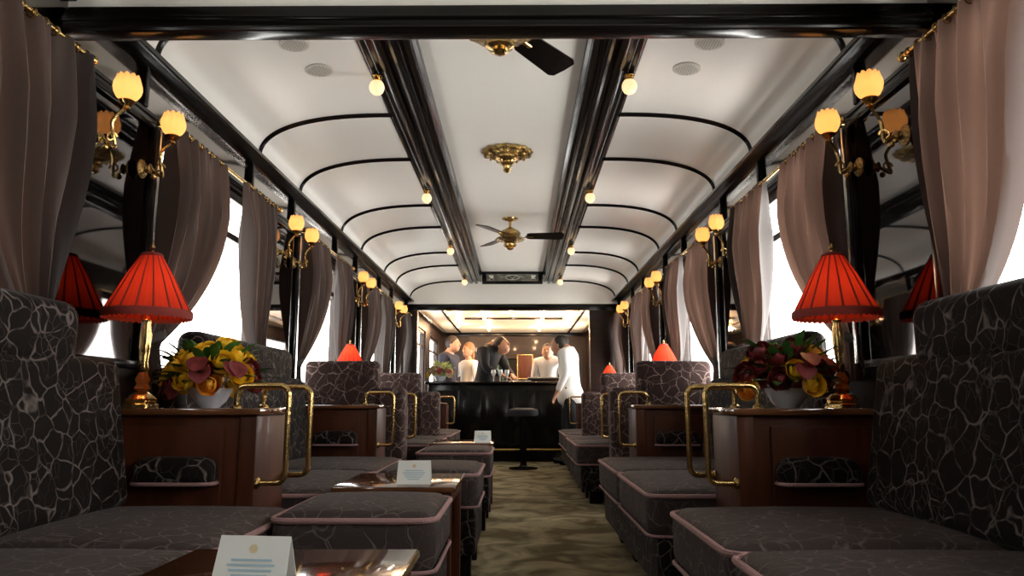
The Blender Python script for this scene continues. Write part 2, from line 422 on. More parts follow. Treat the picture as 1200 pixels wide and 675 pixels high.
# ------------------------------------------------------------------ curtains, rods
def curtain_mesh(width, direction, seed, drop=.80, tie=.86):
    """local: x away from wall, y along wall (0 = pier side, direction*width = window side), z down from the rod"""
    rnd = random.Random(seed); bm = BM(); nu, nv = 84, 40
    ph = rnd.random()*6; folds = 5
    rows = []
    for j in range(nv+1):
        v = j/nv; z = -v*1.02
        s = min(1, v/tie)
        gather = (1-s**3.2) if v <= tie else (.0+.35*(v-tie)/(1-tie))   # 1 at the rod, 0 at the tieback
        row = []
        for i in range(nu+1):
            u = i/nu
            wtop = width*u
            wtie = .02+.10*u
            y = wtie+(wtop-wtie)*gather if v <= tie else wtie+(wtop*.5-wtie)*gather
            amp = (.048+.010*math.sin(3*u+ph))*(.30+.70*min(1, s*3.5))*(1-.75*(max(0, s-.45)/.55)**1.2)
            
            x = .0+amp*math.sin(2*PI*folds*u+ph+.5*math.sin(4*v+ph))+.008*math.sin(2*PI*folds*2.3*u+3*v)
            x += .02*math.sin(PI*s)*u-.045*s**1.5
            row.append(bm.verts.new((x, direction*y, z)))
        rows.append(row)
    for a, b in zip(rows, rows[1:]):
        for i in range(nu): bm.faces.new((a[i], a[i+1], b[i+1], b[i]))
    return bm
def tieback(direction):
    bm = BM(); pts = []
    for i in range(22):
        a = 2*PI*i/22; pts.append((-.042+.022*math.cos(a), direction*(.07+.075*math.sin(a)), -.845+.02*math.sin(a)))
    tube(bm, pts, .009, 8, closed=True, flat=2.0)
    return bm
proto_c = {}
ROD_Z, ROD_X = 1.875, 1.31
for sx, sn in ((-1, 'left'), (1, 'right')):
    for i, (y0, y1) in enumerate(WIN[:5]):
        rod = thing('curtain_rod', 'thin brass curtain rod with finials over the %s window on the %s wall' % (ORD[i], sn), 'curtain rod', (sx*ROD_X, (y0+y1)/2, ROD_Z), 0 if sx < 0 else PI, 'brass curtain rods')
        L = (y1-y0)/2+.03
        b = BM(); tube(b, [(0, -L, 0), (0, L, 0)], .009, 10)
        for s in (-1, 1): sphere(b, (0, s*(L+.012), 0), .017, u=10, v=8); 
        obj('pole', b, 'brass', rod)
        nr = 26
        b = BM()
        for k in range(nr):
            yy = -L+.03+(2*L-.06)*k/(nr-1)
            if abs(yy) < L-.52: continue
            tube(b, [(.015*math.cos(2*PI*q/10), yy, -.004+.015*math.sin(2*PI*q/10)) for q in range(10)], .003, 5, closed=True)
        rg = obj('rings', b, 'brass_dark', rod); rg['kind'] = 'stuff'
        for s in (-1, 1):
            b = BM(); tube(b, [(-.045, s*(L-.02), .0), (0, s*(L-.02), 0)], .006, 8); lathe(b, [(.016, -.05), (.016, -.042), (.006, -.038)], 12, (0, s*(L-.02), 0), axis='x'); obj('bracket', b, 'brass', rod)
        for end, (yy, d, en) in enumerate(((y0-.015, 1, 'near'), (y1+.015, -1, 'far'))):
            wd = .54 if (y1-y0) > 1 else .3
            if i == 0: wd = .56
            t = thing('curtain', 'brown velvet curtain tied back at the %s side of the %s window, %s wall' % (en, ORD[i], sn), 'curtain', (sx*ROD_X, yy, ROD_Z), 0 if sx < 0 else PI, 'brown velvet curtains')
            dd = d if sx < 0 else -d
            obj('drape', curtain_mesh(wd, dd, i*4+end+(9 if sx > 0 else 0)), 'curtain', t)
            obj('tieback', tieback(dd), 'curtain', t)

# ------------------------------------------------------------------ wall sconces
def tulip(r=.045, h=.082, mi=0):
    bm = BM()
    prof = [(.010, 0), (.48*r, .003), (.76*r, .012), (.94*r, .027), (r, .043), (.96*r, .058), (.85*r, .071), (.74*r, h)]
    def wave(a, rr, z):
        k = z/h
        return rr*(1+.05*math.cos(10*a)*k), z+(.008*abs(math.cos(5*a)) if z >= h-.001 else 0)
    lathe(bm, prof, 40, (0, 0, 0), wave)
    fs = [f for f in bm.faces if len(f.verts) > 8 and f.calc_center_median().z > h*.6]
    bmesh.ops.delete(bm, geom=fs, context='FACES_ONLY')
    return bm
def make_sconce(label, sx):
    t = thing('wall_sconce', label, 'wall light', (0, 0, 0), 0, 'wall sconces on the piers')
    b = BM(); lathe(b, [(.036, 0), (.036, .006), (.028, .012), (.016, .018), (.014, .03), (.020, .036), (.008, .044)], 20, (0, 0, -.13), axis='x'); obj('backplate', b, 'brass_dark', t)
    pts = []
    for k in range(19):
        a = k/18
        pts.append((.04+.07*a+.016*math.sin(2*PI*a), .012*math.sin(2*PI*a), -.13-.035*math.sin(PI*min(1, a*1.6))*(1 if a < .625 else 0)+.105*a**2.0))
    b = BM(); tube(b, pts, .0062, 8)
    sp = [(.07+.020*math.cos(q*.6)*(1-q/16), 0, -.128+.020*math.sin(q*.6)*(1-q/16)) for q in range(14)]
    tube(b, sp, .004, 6); sphere(b, (.05, 0, -.16), .011, u=10, v=8); obj('arm', b, 'brass', t)
    b = BM(); lathe(b, [(.006, -.035), (.014, -.03), (.009, -.02), (.02, -.012), (.028, -.002), (.02, .004)], 16, (.11, 0, 0)); obj('cup', b, 'brass', t)
    g = obj('glass_shade', tulip(), 'tulip', t); g.location = (.11, 0, 0)
    b = BM(); sphere(b, (.11, 0, .045), .014, (1, 1, 1.3), 10, 8); obj('bulb', b, 'bulb', t)
    return t
sc = None
for sx, sn in ((-1, 'left'), (1, 'right')):
    for i, (y0, y1) in enumerate(PIERS):
        for d, dn in ((-.165, 'near'), (.165, 'far')):
            lab = 'brass wall sconce with amber tulip shade at the %s edge of the %s %s pier' % (dn, ORD[i], sn)
            loc = (sx*(W-.03), (y0+y1)/2+d, 1.775)
            rz = 0 if sx < 0 else PI
            if sc is None: sc = make_sconce(lab, sx); sc.location = loc; sc.rotation_euler = (0, 0, rz)
            else: dup(sc, loc, rz, lab)
            if i < 4:
                l = bpy.data.lights.new('sconce_light', 'POINT'); l.energy = .22; l.color = (1, .52, .20); l.shadow_soft_size = .021
                o = bpy.data.objects.new('sconce_light', l); o.location = (sx*(W-.14), (y0+y1)/2+d, 1.818); C.objects.link(o)

# ------------------------------------------------------------------ ceiling globes under the beams
gl = None
for sx, sn in ((-1, 'left'), (1, 'right')):
    for i in range(4):
        y = 3.3+1.93*i
        lab = 'small round frosted ceiling light under the %s ceiling beam, %s from the camera' % (sn, ORD[i])
        if gl is None:
            t = thing('ceiling_globe_light', lab, 'ceiling light', (0, 0, 0), 0, 'small globe lights under the beams'); gl = t
            b = BM(); lathe(b, [(.006, .066), (.024, .062), (.026, .054), (.014, .048), (.018, .036), (.026, .03), (.02, .026)], 16); obj('fitting', b, 'brass', t)
            b = BM(); sphere(b, (0, 0, 0), .036, (1, 1, 1.08), 18, 12); obj('globe', b, 'globe_pale', t)
            t.location = (sx*.60, y, ZB-.066)
        else: dup(gl, (sx*.60, y, ZB-.066), 0, lab)
# speaker grilles on the arched ceiling
def arch_z(x):
    c = (abs(x)-.61)/(COR_X-.61); return COR_Z+(ZB+.005-COR_Z)*max(0, 1-c**2.5)**.4
sg = None
for sx, sn in ((-1, 'left'), (1, 'right')):
    for (x, y, nn) in ((.86, 3.24, 'farther'), (.90, 2.98, 'nearer')):
        lab = 'round pale speaker grille in the %s curved ceiling, %s of the pair' % (sn, nn)
        slope = math.atan2(arch_z(x+.01)-arch_z(x-.01), .02)
        if sg is None:
            t = thing('speaker_grille', lab, 'speaker grille', group='ceiling speaker grilles'); sg = t
            b = BM(); lathe(b, [(.064, .004), (.064, -.003), (.058, -.005)], 32); obj('rim', b, 'grille', t)
            b = BM()
            for p in range(-4, 5):
                for q in range(-4, 5):
                    if p*p+q*q < 18: lathe(b, [(.0042, -.0065), (.0042, -.004)], 6, (p*.012, q*.012, 0))
            obj('perforations', b, 'grille_hole', t)
        else: t = dup(sg, (0, 0, 0), 0, lab)
        t.location = (sx*x, y, arch_z(x)-.004); t.rotation_euler = (0, -sx*slope, 0)

# ------------------------------------------------------------------ fans and rosette
def make_fan(label):
    t = thing('ceiling_fan', label, 'ceiling fan', group='brass ceiling fans')
    b = BM(); lathe(b, [(.02, 0), (.075, -.004), (.07, -.014), (.03, -.024), (.013, -.035), (.012, -.08), (.022, -.088), (.03, -.095)], 24); obj('downrod', b, 'brass', t)
    def w(a, r, z): return r*(1+.04*math.cos(12*a)), z
    b = BM(); lathe(b, [(.03, -.09), (.05, -.105), (.08, -.12), (.092, -.135), (.09, -.155), (.08, -.165), (.11, -.18), (.135, -.195), (.10, -.21), (.06, -.225), (.045, -.235)], 36, wave=w); obj('motor_housing', b, 'brass_dark', t)
    b = BM(); lathe(b, [(.04, -.23), (.06, -.24), (.055, -.258), (.03, -.27), (.034, -.278), (.02, -.288), (.003, -.292)], 20, wave=w); obj('finial', b, 'brass', t)
    for k in range(3):
        a = R(55+120*k); rot = Matrix.Rotation(a, 4, 'Z')
        bl = BM(); pts = [(.15, -.045), (.18, -.056), (.455, -.068), (.48, -.055), (.485, 0), (.48, .055), (.455, .068), (.18, .056), (.15, .045)]
        til = Matrix.Rotation(R(-13), 4, 'X')
        top = [bl.verts.new(til @ Vector((x, y, .004))) for x, y in pts]; bot = [bl.verts.new(til @ Vector((x, y, -.004))) for x, y in pts]
        bl.faces.new(top); bl.faces.new(bot[::-1])
        for q in range(len(pts)): bl.faces.new((top[q], bot[q], bot[(q+1) % len(pts)], top[(q+1) % len(pts)]))
        o = obj('blade', bl, 'lacquer', t); o.location = (0, 0, -.165); o.rotation_euler = (0, 0, a)
        br = BM(); tube(br, [(.07, 0, -.01), (.11, .0, -.02), (.15, 0, -.006), (.21, 0, -.006)], [.009, .008, .012, .012], 8, flat=.5); tube(br, [(.14, -.03, -.006), (.17, 0, -.006), (.14, .03, -.006)], .006, 6)
        obj('blade_bracket', br, 'brass', o)
    return t
fan = make_fan('brass ceiling fan with dark blades, nearest, just behind the top header'); fan.location = (0.0, 2.70, ZC)
f2 = dup(fan, (0.0, 6.45, ZC), R(-55), 'brass ceiling fan with dark blades in the middle of the far ceiling')
t = thing('ceiling_rosette', 'round pierced brass rosette in the centre of the ceiling between the two fans', 'ceiling rosette', (0.0, 4.66, ZC))
def w(a, r, z): return r*(1+.05*math.cos(16*a)), z+.004*math.cos(8*a)
b = BM(); lathe(b, [(.165, 0), (.165, -.008), (.155, -.02), (.13, -.018), (.12, -.034), (.09, -.04), (.075, -.036)], 64, wave=w); obj('rim', b, 'brass_dark', t)
b = BM(); lathe(b, [(.08, -.03), (.075, -.05), (.05, -.06), (.04, -.075), (.045, -.09), (.025, -.10), (.02, -.115), (.028, -.125), (.015, -.14), (.002, -.145)], 28, wave=lambda a, r, z: (r*(1+.05*math.cos(8*a)), z)); obj('boss', b, 'brass', t)
for k in range(12):
    a = 2*PI*k/12; b = BM(); sphere(b, (.125*math.cos(a), .125*math.sin(a), -.033), .013, (1, 1, .8), 10, 8); obj('stud', b, 'brass', t)

# ------------------------------------------------------------------ seating
def cushion(parent, x0, x1, y0, y1, z0, z1, mat='seat', name='seat_cushion', crown=.018):
    b = BM(); rbox(b, ((x0+x1)/2, (y0+y1)/2, (z0+z1)/2), (x1-x0, y1-y0, z1-z0), .045, crown); o = obj(name, b, mat, parent)
    r = .05
    for z, rr in ((z1-.016, .0085), (z0+.014, .006)):
        b = BM(); tube(b, rrect(x0-.001, x1+.001, y0+.002, y1-.002, z, r), rr, 8, closed=True); obj('piping', b, 'piping', o)
    return o
def make_sofa(label, loc, rz, L, depth, n, grp='velvet wall sofas'):
    """local: back at x=0 (wall), faces +x, runs along y from -L/2 to L/2"""
    t = thing('sofa', label, 'sofa', loc, rz, grp)
    h = L/2
    b = BM(); rbox(b, ((.06+depth-.03)/2, 0, .195), (depth-.09, L-.01, .19), .025); obj('base', b, 'velvet', t)
    for yy in (-h+.12, -h+L*.36, h-L*.36, h-.12):
        b = BM(); box(b, depth-.20, depth-.10, yy-.05, yy+.05, 0, .11, .006); obj('leg', b, 'lacquer', t)
    cw = (L-.01)/n
    for k in range(n):
        cushion(t, .12, depth, -h+.005+cw*k+.003, -h+.005+cw*(k+1)-.003, .285, .455)
    rec = Matrix.Rotation(R(-9), 3, 'Y')
    b = BM(); rbox(b, (.155, 0, .68), (.11, L-.02, .46), .035, mat=rec); obj('backrest', b, 'velvet', t)
    hl = L-.46
    b = BM(); rbox(b, (.115, 0, .965), (.125, hl, .20), .05); ho = obj('headrest', b, 'velvet', t)
    return t
def make_cabinet(label, loc, rz, thick=.3, rails=(0,)):
    """local x from wall into room, y along the car (0..thick)"""
    t = thing('side_cabinet', label, 'cabinet', loc, rz, 'wooden cabinets between the sofas')
    Lx = .60
    b = BM(); box(b, .0, Lx, .01, thick-.01, .04, .735, .012)
    for yy in (.004, thick-.004):
        box(b, .05, Lx-.10, yy-.006, yy+.006, .10, .70, .004)
    box(b, Lx-.05, Lx+.008, .0, thick, .02, .735, .008)
    obj('body', b, 'mahogany', t)
    b = BM(); box(b, .02, Lx-.02, .03, thick-.03, 0, .05); obj('plinth', b, 'lacquer', t)
    b = BM(); box(b, 0, Lx+.02, -.015, thick+.015, .735, .757, .006); obj('cabinet_top', b, 'table_wood', t)
    for (yy, s) in ((-.035, -1), (thick+.035, 1)):
        b = BM(); rbox(b, (.37, yy, .555), (.26, .085, .085), .036, .01); p = obj('armrest_pad', b, 'velvet', t)
        b = BM(); tube(b, rrect(.37-.13, .37+.13, yy-.042, yy+.042, .525, .04), .006, 8, closed=True); obj('piping', b, 'piping', p)
    for yy in [(.02, thick-.02)[q] for q in rails]:
        x0, x1 = Lx-.07, Lx+.10
        pts = [(x0, yy, .757)]
        for k in range(7):
            a = R(180-90*k/6); pts.append((x0+.03+.03*math.cos(a), yy, .80+.03*math.sin(a)))
        for k in range(7):
            a = R(90-90*k/6); pts.append((x1-.03+.03*math.cos(a), yy, .80+.03*math.sin(a)))
        for k in range(7):
            a = R(-90*k/6); pts.append((x1-.03+.03*math.cos(a), yy, .55+.03*math.sin(a)))
        pts.append((Lx, yy, .52))
        b = BM(); tube(b, pts, .0095, 10); ro = obj('brass_rail', b, 'brass', t)
        b = BM(); lathe(b, [(.018, 0), (.018, .006), (.011, .012)], 14, (x0, yy, .757)); lathe(b, [(.018, 0), (.018, .006), (.011, .012)], 14, (Lx+.008, yy, .52), axis='x'); obj('rail_flange', b, 'brass_dark', ro)
    return t
def make_screen(label, loc, rz):
    t = thing('upholstered_screen', label, 'partition screen', loc, rz, 'stepped velvet screens')
    b = BM(); rbox(b, (.26, 0, .525), (.50, .14, 1.05), .04); obj('tall_panel', b, 'velvet_lit', t)
    b = BM(); rbox(b, (.60, 0, .435), (.19, .17, .87), .04); obj('wing', b, 'velvet_lit', t)
    return t
def make_stool(label, loc, sz=(.46, .52)):
    t = thing('footstool', label, 'footstool', loc, 0, 'square velvet footstools')
    x, y = sz[0]/2, sz[1]/2
    b = BM(); rbox(b, (0, 0, .22), (sz[0]-.02, sz[1]-.02, .2), .02); obj('base', b, 'velvet', t)
    cushion(t, -x, x, -y, y, .31, .475)
    for sx in (-1, 1):
        for sy in (-1, 1):
            b = BM(); box(b, sx*(x-.06)-.03, sx*(x-.06)+.03, sy*(y-.06)-.03, sy*(y-.06)+.03, 0, .13, .005); obj('leg', b, 'lacquer', t)
    return t
def make_table(label, loc, sz=(.46, .52)):
    t = thing('side_table', label, 'table', loc, 0, 'low wooden drinks tables')
    x, y = sz[0]/2, sz[1]/2
    b = BM(); box(b, -x, x, -y, y, .462, .482, .006); obj('tabletop', b, 'table_wood', t)
    b = BM(); box(b, -x+.015, x-.015, -y+.015, y-.015, .42, .462, .004); obj('apron', b, 'mahogany', t)
    for sx in (-1, 1):
        for sy in (-1, 1):
            b = BM(); box(b, sx*(x-.035)-.018, sx*(x-.035)+.018, sy*(y-.035)-.018, sy*(y-.035)+.018, 0, .42, .004); obj('leg', b, 'mahogany', t)
    return t
GL, GR = (0, PI)
D1, D2, D3, D4 = 2.40, 4.45, 5.40, 8.72
make_sofa('nearest velvet wall sofa on the left, under the big curtain', (-W, 1.38, 0), 0, 1.98, .76, 3)
make_sofa('nearest velvet wall sofa on the right, in deep shade', (W, 1.38, 0), PI, 1.98, .84, 3)
make_sofa('left velvet wall sofa just beyond the lamp cabinet', (-W, (2.72+D2-.03)/2, 0), 0, D2-.03-2.74, .77, 2)
make_sofa('right velvet wall sofa just beyond the lamp cabinet', (W, (2.72+D2-.03)/2, 0), PI, D2-.03-2.74, .84, 2)
make_sofa('third velvet wall sofa along the left wall', (-W, 6.38, 0), 0, 1.28, .78, 2)
make_sofa('third velvet wall sofa along the right wall', (W, 6.38, 0), PI, 1.28, .86, 2)
make_sofa('farthest velvet sofa on the left, before the bar', (-W, 7.98, 0), 0, 1.36, .78, 2)
make_sofa('farthest velvet sofa on the right, before the bar', (W, 7.98, 0), PI, 1.36, .84, 2)
for (y, nl) in ((D1, 'nearest'), (D2, 'second'), (D3, 'third'), (D4, 'farthest')):
    make_cabinet('%s dark wooden cabinet with brass rails on the left side' % nl, (-W, y, 0), 0, rails=(0, 1) if y == D1 else (0,))
    make_cabinet('%s dark wooden cabinet with brass rails on the right side' % nl, (W, y+.3, 0), PI, rails=(0, 1) if y == D1 else (1,))
for (y, nl) in ((5.02, 'nearer'), (7.18, 'farther')):
    make_screen('%s stepped patterned velvet screen on the left side' % nl, (-W, y, 0), 0)
    make_screen('%s stepped patterned velvet screen on the right side' % nl, (W, y, 0), PI)
make_stool('nearest square velvet footstool with pink piping beside the front table', (-.38, 2.30, 0), (.45, .50))
make_stool('middle velvet footstool behind the second low table', (-.335, 3.58, 0), (.46, .60))
make_stool('farthest velvet footstool, top toned as window-lit, on the left of the aisle', (-.33, 4.90, 0), (.46, .60))
make_table('nearest low polished table with a tent card at the bottom edge', (-.36, 1.26, 0), (.46, .60))
make_table('second low polished table between the two left footstools', (-.37, 2.90, 0), (.44, .50))
make_table('farthest low table on the left of the aisle near the bar', (-.34, 5.62, 0), (.46, .50))
# right-hand velvet pouffe by the second cabinet
t = thing('pouffe', 'narrow velvet pouffe against the second right cabinet', 'pouffe', (.60, 4.80, 0))

bpy.data.objects.remove(t)

# tent cards
def make_card(label, loc, rz):
    t = thing('tent_card', label, 'menu card', loc, rz, 'white tent cards on the low tables')
    w, h, d = .062, .082, .028
    b = BM()
    for s in (-1, 1):
        vs = [(-w, s*d, 0), (w, s*d, 0), (w*.96, 0, h), (-w*.96, 0, h)]
        f = [b.verts.new(v) for v in vs]; g = [b.verts.new((v[0], v[1]-s*.0015 if v[2] == 0 else v[1], v[2]-(.002 if v[2] > 0 else 0))) for v in vs]
        b.faces.new(f); b.faces.new(g[::-1])
        for q in range(4): b.faces.new((f[q], g[q], g[(q+1) % 4], f[(q+1) % 4]))
    obj('card', b, 'card', t, False)
    def P(x, v, off=.0006): # point on front (near, -y) face
        return (x, -d*(1-v)-off*h, h*v+off*d*3)
    b = BM()
    for v, l in ((.56, .034), (.47, .040), (.38, .036), (.29, .030), (.20, .022)):
        f = [b.verts.new(P(x, vv, .012)) for x, vv in ((-l, v-.02), (l, v-.02), (l, v+.02), (-l, v+.02))]; b.faces.new(f)
    obj('printed_lines', b, 'ink', t, False)
    b = BM(); vs = []
    for q in range(12):
        a = 2*PI*q/12; vs.append(b.verts.new(P(.007*math.cos(a), .76+.08*math.sin(a), .012)))
    b.faces.new(vs); obj('crest', b, 'gold_ink', t, False)
make_card('white tent card on the nearest low table', (-.355, 1.235, .482), R(-6))
make_card('white tent card on the second low table', (-.31, 2.76, .482), R(0))
make_card('white tent card on the farthest low table', (-.19, 5.50, .482), R(0))

# ------------------------------------------------------------------ table lamps
def make_lamp(label):
    t = thing('table_lamp', label, 'table lamp', group='red shaded table lamps')
    b = BM(); lathe(b, [(.055, 0), (.056, .012), (.045, .02), (.05, .03), (.035, .045), (.016, .055)], 28, wave=lambda a, r, z: (r*(1+.06*math.cos(8*a)), z)); obj('base', b, 'brass', t)
    b = BM(); lathe(b, [(.014, .055), (.026, .065), (.018, .08), (.024, .095), (.013, .12)], 20, wave=lambda a, r, z: (r*(1+.12*math.cos(6*a)), z)); obj('crystal', b, 'amber', t)
    b = BM(); lathe(b, [(.012, .12), (.018, .135), (.013, .155), (.018, .20), (.02, .25), (.013, .285), (.016, .30), (.008, .31), (.007, .36)], 20); obj('stem', b, 'brass', t)
    b = BM(); lathe(b, [(.004, .525), (.012, .53), (.006, .545), (.011, .555), (.002, .572)], 12); obj('finial', b, 'brass', t)
    def w(a, r, z): return r*(1+(.028*abs(math.cos(8*a))**.6-.02)+.012*math.cos(48*a)), z
    b = BM(); prof = [(.142, .318), (.125, .355), (.10, .405), (.076, .455), (.05, .50), (.034, .528)]
    lathe(b, prof, 176, wave=w)
    fs = [f for f in b.faces if len(f.verts) > 8]; bmesh.ops.delete(b, geom=fs, context='FACES_ONLY')
    sh = obj('lamp_shade', b, 'shade', t)
    b = BM()
    for k in range(16):
        a = 2*PI*(k+.5)/16
        tube(b, [(rr*1.0*math.cos(a), rr*math.sin(a), zz) for rr, zz in prof], [.0042, .0036, .003, .0026, .0022, .002], 6)
    obj('pleat_shadows', b, 'shade_trim', sh)  # dark tubes stand in for the shaded folds of the gathered silk
    b = BM(); lathe(b, [(.143, .334), (.146, .330), (.147, .316), (.1445, .304), (.1435, .316), (.141, .33)], 88, wave=lambda a, r, z: (r, z+(.003*math.cos(44*a) if z < .31 else 0)))
    fs = [f for f in b.faces if len(f.verts) > 8]; bmesh.ops.delete(b, geom=fs, context='FACES_ONLY'); obj('fringe', b, 'shade_trim', t)
    b = BM(); lathe(b, [(.036, .522), (.038, .53), (.03, .537), (.01, .534)], 24); obj('collar', b, 'shade_trim', t)
    b = BM(); sphere(b, (0, 0, .385), .022, (1, 1, 1.3), 12, 8); obj('bulb', b, 'bulb', t)
    return t
lamp_spots = [(-1.215, D1+.12, 'red pleated table lamp on the nearest left cabinet'), (1.175, D1+.14, 'red pleated table lamp on the nearest right cabinet'),
              (-1.20, D3+.15, 'small far red table lamp behind the left stepped screen'), (1.17, D3+.15, 'small far red table lamp behind the right stepped screen'),
              (1.17, D4+.15, 'farthest red table lamp on the right before the bar')]
lamp = None
for x, y, lab in lamp_spots:
    if lamp is None: lamp = make_lamp(lab); lamp.location = (x, y, .757)
    else:
        c_ = dup(lamp, (x, y, .757), R(20), lab)
        if y > 3: c_.scale = (.84, .84, .84)
    l = bpy.data.lights.new('lamp_bulb_light', 'POINT'); l.energy = .9; l.color = (1, .52, .22); l.shadow_soft_size = .028
    o = bpy.data.objects.new('lamp_bulb_light', l); o.location = (x, y, .757+.385); C.objects.link(o)

# ------------------------------------------------------------------ flowers
def petal(bm, base, direction, up, length, width, cup, n=5):
    d = Vector(direction).normalized(); u = Vector(up).normalized(); s = d.cross(u).normalized()
    rows = []
    for i in range(n+1):
        t = i/n; w = width*math.sin(PI*min(.97, .12+.85*t))**.7
        c = Vector(base)+d*length*t+u*cup*math.sin(t*PI*.6)
        rows.append([bm.verts.new(c-s*w+u*w*.35), bm.verts.new(c), bm.verts.new(c+s*w+u*w*.35)])
    for a, b in zip(rows, rows[1:]):
        for k in range(2): bm.faces.new((a[k], a[k+1], b[k+1], b[k]))
def bloom_mesh(r, rnd, axis):
    """rose: overlapping petals wrapped in shells round a bud, rims rolled outwards"""
    bm = BM(); q = Vector(axis).normalized().to_track_quat('Z', 'Y').to_matrix()
    sphere(bm, q @ Vector((0, 0, r*.25)), r*.36, (1, 1, 1.1), 10, 8, q)
    for cnt, rad, e1, curl in ((3, .42, 75, 0), (4, .58, 62, .06), (5, .78, 45, .16), (6, 1.0, 24, .26)):
        a0 = rnd.random()*6
        for k in range(cnt):
            az = a0+2*PI*k/cnt+rnd.uniform(-.12, .12); hw = PI/cnt*1.25; rows = []
            for i in range(6):
                t = i/5; e = R(-65+(e1+65)*t); row = []
                for j in range(5):
                    v = (j-2)/2; ee = e-R(16)*v*v*t; rr = r*rad*(1+curl*t**4+.03*(k % 2))
                    row.append(bm.verts.new(q @ Vector((rr*math.cos(ee)*math.cos(az+hw*v), rr*math.cos(ee)*math.sin(az+hw*v), rr*math.sin(ee)*1.0+r*.2*(1-rad)))))
                rows.append(row)
            for A, B in zip(rows, rows[1:]):
                for j in range(4): bm.faces.new((A[j], A[j+1], B[j+1], B[j]))
    return bm
def arrangement(label, loc, seed, mats, scale=1., leafmat='leaf', nfl=26, flatten=1., name='flower_arrangement'):
    rnd = random.Random(seed)
    t = thing(name, label, 'flower arrangement', loc)
    b = BM(); lathe(b, [(.03, 0), (.034, .004), (.05, .02), (.064, .045), (.068, .06), (.064, .062), (.05, .04)], 28); bo = obj('bowl', b, 'porcelain', t); bo.scale = (scale,)*3
    for i in range(nfl):
        a = i*2.399+rnd.random()*.3; e = 1-(i+.5)/nfl
        el = math.asin(min(1, -.24+1.20*e)); rad = .115*scale
        d = Vector((math.cos(a)*math.cos(el)*1.1, math.sin(a)*math.cos(el)*.85, math.sin(el)*.95*flatten))
        p = Vector((0, 0, .085*scale))+d*rad*(.92+rnd.random()*.22)
        r = (.027+rnd.random()*.008)*scale
        o = obj('flower', bloom_mesh(r, rnd, d+Vector((0, -.4, .2))), rnd.choice(mats) if i % 2 else mats[0], t); o.location = p
    b = BM()
    for i in range(110):
        a = rnd.random()*2*PI; el = rnd.random()*1.5-.5
        d = Vector((math.cos(a)*math.cos(el)*1.1, math.sin(a)*math.cos(el)*.85, math.sin(el)))
        L = (.05+rnd.random()*.035)*scale
        if d.z < -.12: continue
        petal(b, Vector((0, 0, .085*scale))+d*(.07+.045*rnd.random())*scale, d+Vector((0, 0, -.15)), d.cross(Vector((-math.sin(a), math.cos(a), 0))), L, .017*scale, .01)
    lf = obj('foliage', b, leafmat, t); lf['kind'] = 'stuff'
    # heart-shaped waxy maroon blooms and their spikes
    for i in range(4):
        a = R(-60+rnd.random()*20+i*55-30); el = .25+.5*rnd.random()
        d = Vector((math.cos(a)*math.cos(el), -abs(math.sin(a))*math.cos(el)-.3, math.sin(el))).normalized()
        b = BM(); petal(b, (0, 0, 0), d.cross(Vector((0, 0, 1))).cross(d)*-1+d*.2, d, .06*scale, .032*scale, .006, 6)
        o = obj('waxy_bloom', b, 'rose_r', t); o.location = Vector((0, 0, .10*scale))+d*.125*scale
    return t
arrangement('low bouquet of yellow roses and maroon blooms on the nearest left cabinet', (-.985, D1+.13, .757), 5, ['rose_y', 'rose_r', 'rose_y', 'rose_o', 'rose_r'], 1.08)
arrangement('shaded bouquet of orange and yellow flowers on the nearest right cabinet', (.985, D1+.13, .757), 11, ['rose_r', 'rose_o', 'rose_y', 'rose_r'], 1.08)
arrangement('pale yellow and green flower arrangement on the left end of the bar', (-.97, 9.88, 1.04), 21, ['bloom_pale', 'rose_y', 'leaf_pale', 'bloom_pale'], 1.2, 'leaf_pale', 20, .7)

# ------------------------------------------------------------------ bar
t = thing('bar_counter', 'long black bar counter across the far end of the car', 'bar counter', (0, 9.72, 0))
b = BM(); box(b, -1.12, .72, .06, .50, 0, 1.0, .01)
obj('body', b, 'lacquer', t)
for k in range(5):
    b = BM(); x = -1.08+.36*k; box(b, x, x+.30, .045, .062, .14, .92, .008); obj('front_panel', b, 'lacquer', t)
b = BM(); box(b, -1.16, .76, 0, .55, 1.0, 1.035, .012); obj('countertop', b, 'lacquer', t)
b = BM(); tube(b, [(-1.1, -.05, .16), (.7, -.05, .16)], .015, 10)
for x in (-1.0, -.4, .2, .66): tube(b, [(x, -.05, .16), (x, .06, .10)], .009, 8)
obj('foot_rail', b, 'brass', t)
t = thing('bar_stool', 'dark pedestal bar stool standing before the bar counter', 'bar stool', (.13, 8.75, 0))
b = BM(); lathe(b, [(.17, 0), (.17, .015), (.05, .03), (.04, .05)], 28); obj('foot', b, 'lacquer', t)
b = BM(); lathe(b, [(.04, .03), (.036, .1), (.042, .35), (.034, .6)], 20); obj('pedestal', b, 'lacquer', t)
b = BM(); lathe(b, [(.05, .6), (.17, .61), (.18, .64), (.17, .68), (.10, .70), (.001, .70)], 28); obj('seat', b, 'black_cloth', t)
def make_glass(label, loc):
    t = thing('drinking_glass', label, 'glass', loc, 0, 'glasses on the bar')
    b = BM(); lathe(b, [(.028, 0), (.028, .003), (.004, .008), (.004, .07), (.02, .085), (.032, .12), (.028, .16), (.026, .16), (.03, .12), (.018, .087)], 18); obj('bowl_and_stem', b, 'clear', t)
    return t
g1 = make_glass('stemmed glass on the bar counter, left one of three', (-.26, 9.95, 1.035))
dup(g1, (-.17, 9.9, 1.035), 0, 'stemmed glass on the bar counter, middle one of three')
dup(g1, (-.08, 9.98, 1.035), 0, 'stemmed glass on the bar counter, right one of three')
b = BM(); box(b, -.19, .19, -.09, .09, 0, .012, .004); o = obj('slab', b, 'steel', None, loc=(.05, 9.86, 1.036)); tag(o, 'flat shining tray on the bar counter', 'slab')  # thin flat steel piece lying on the countertop
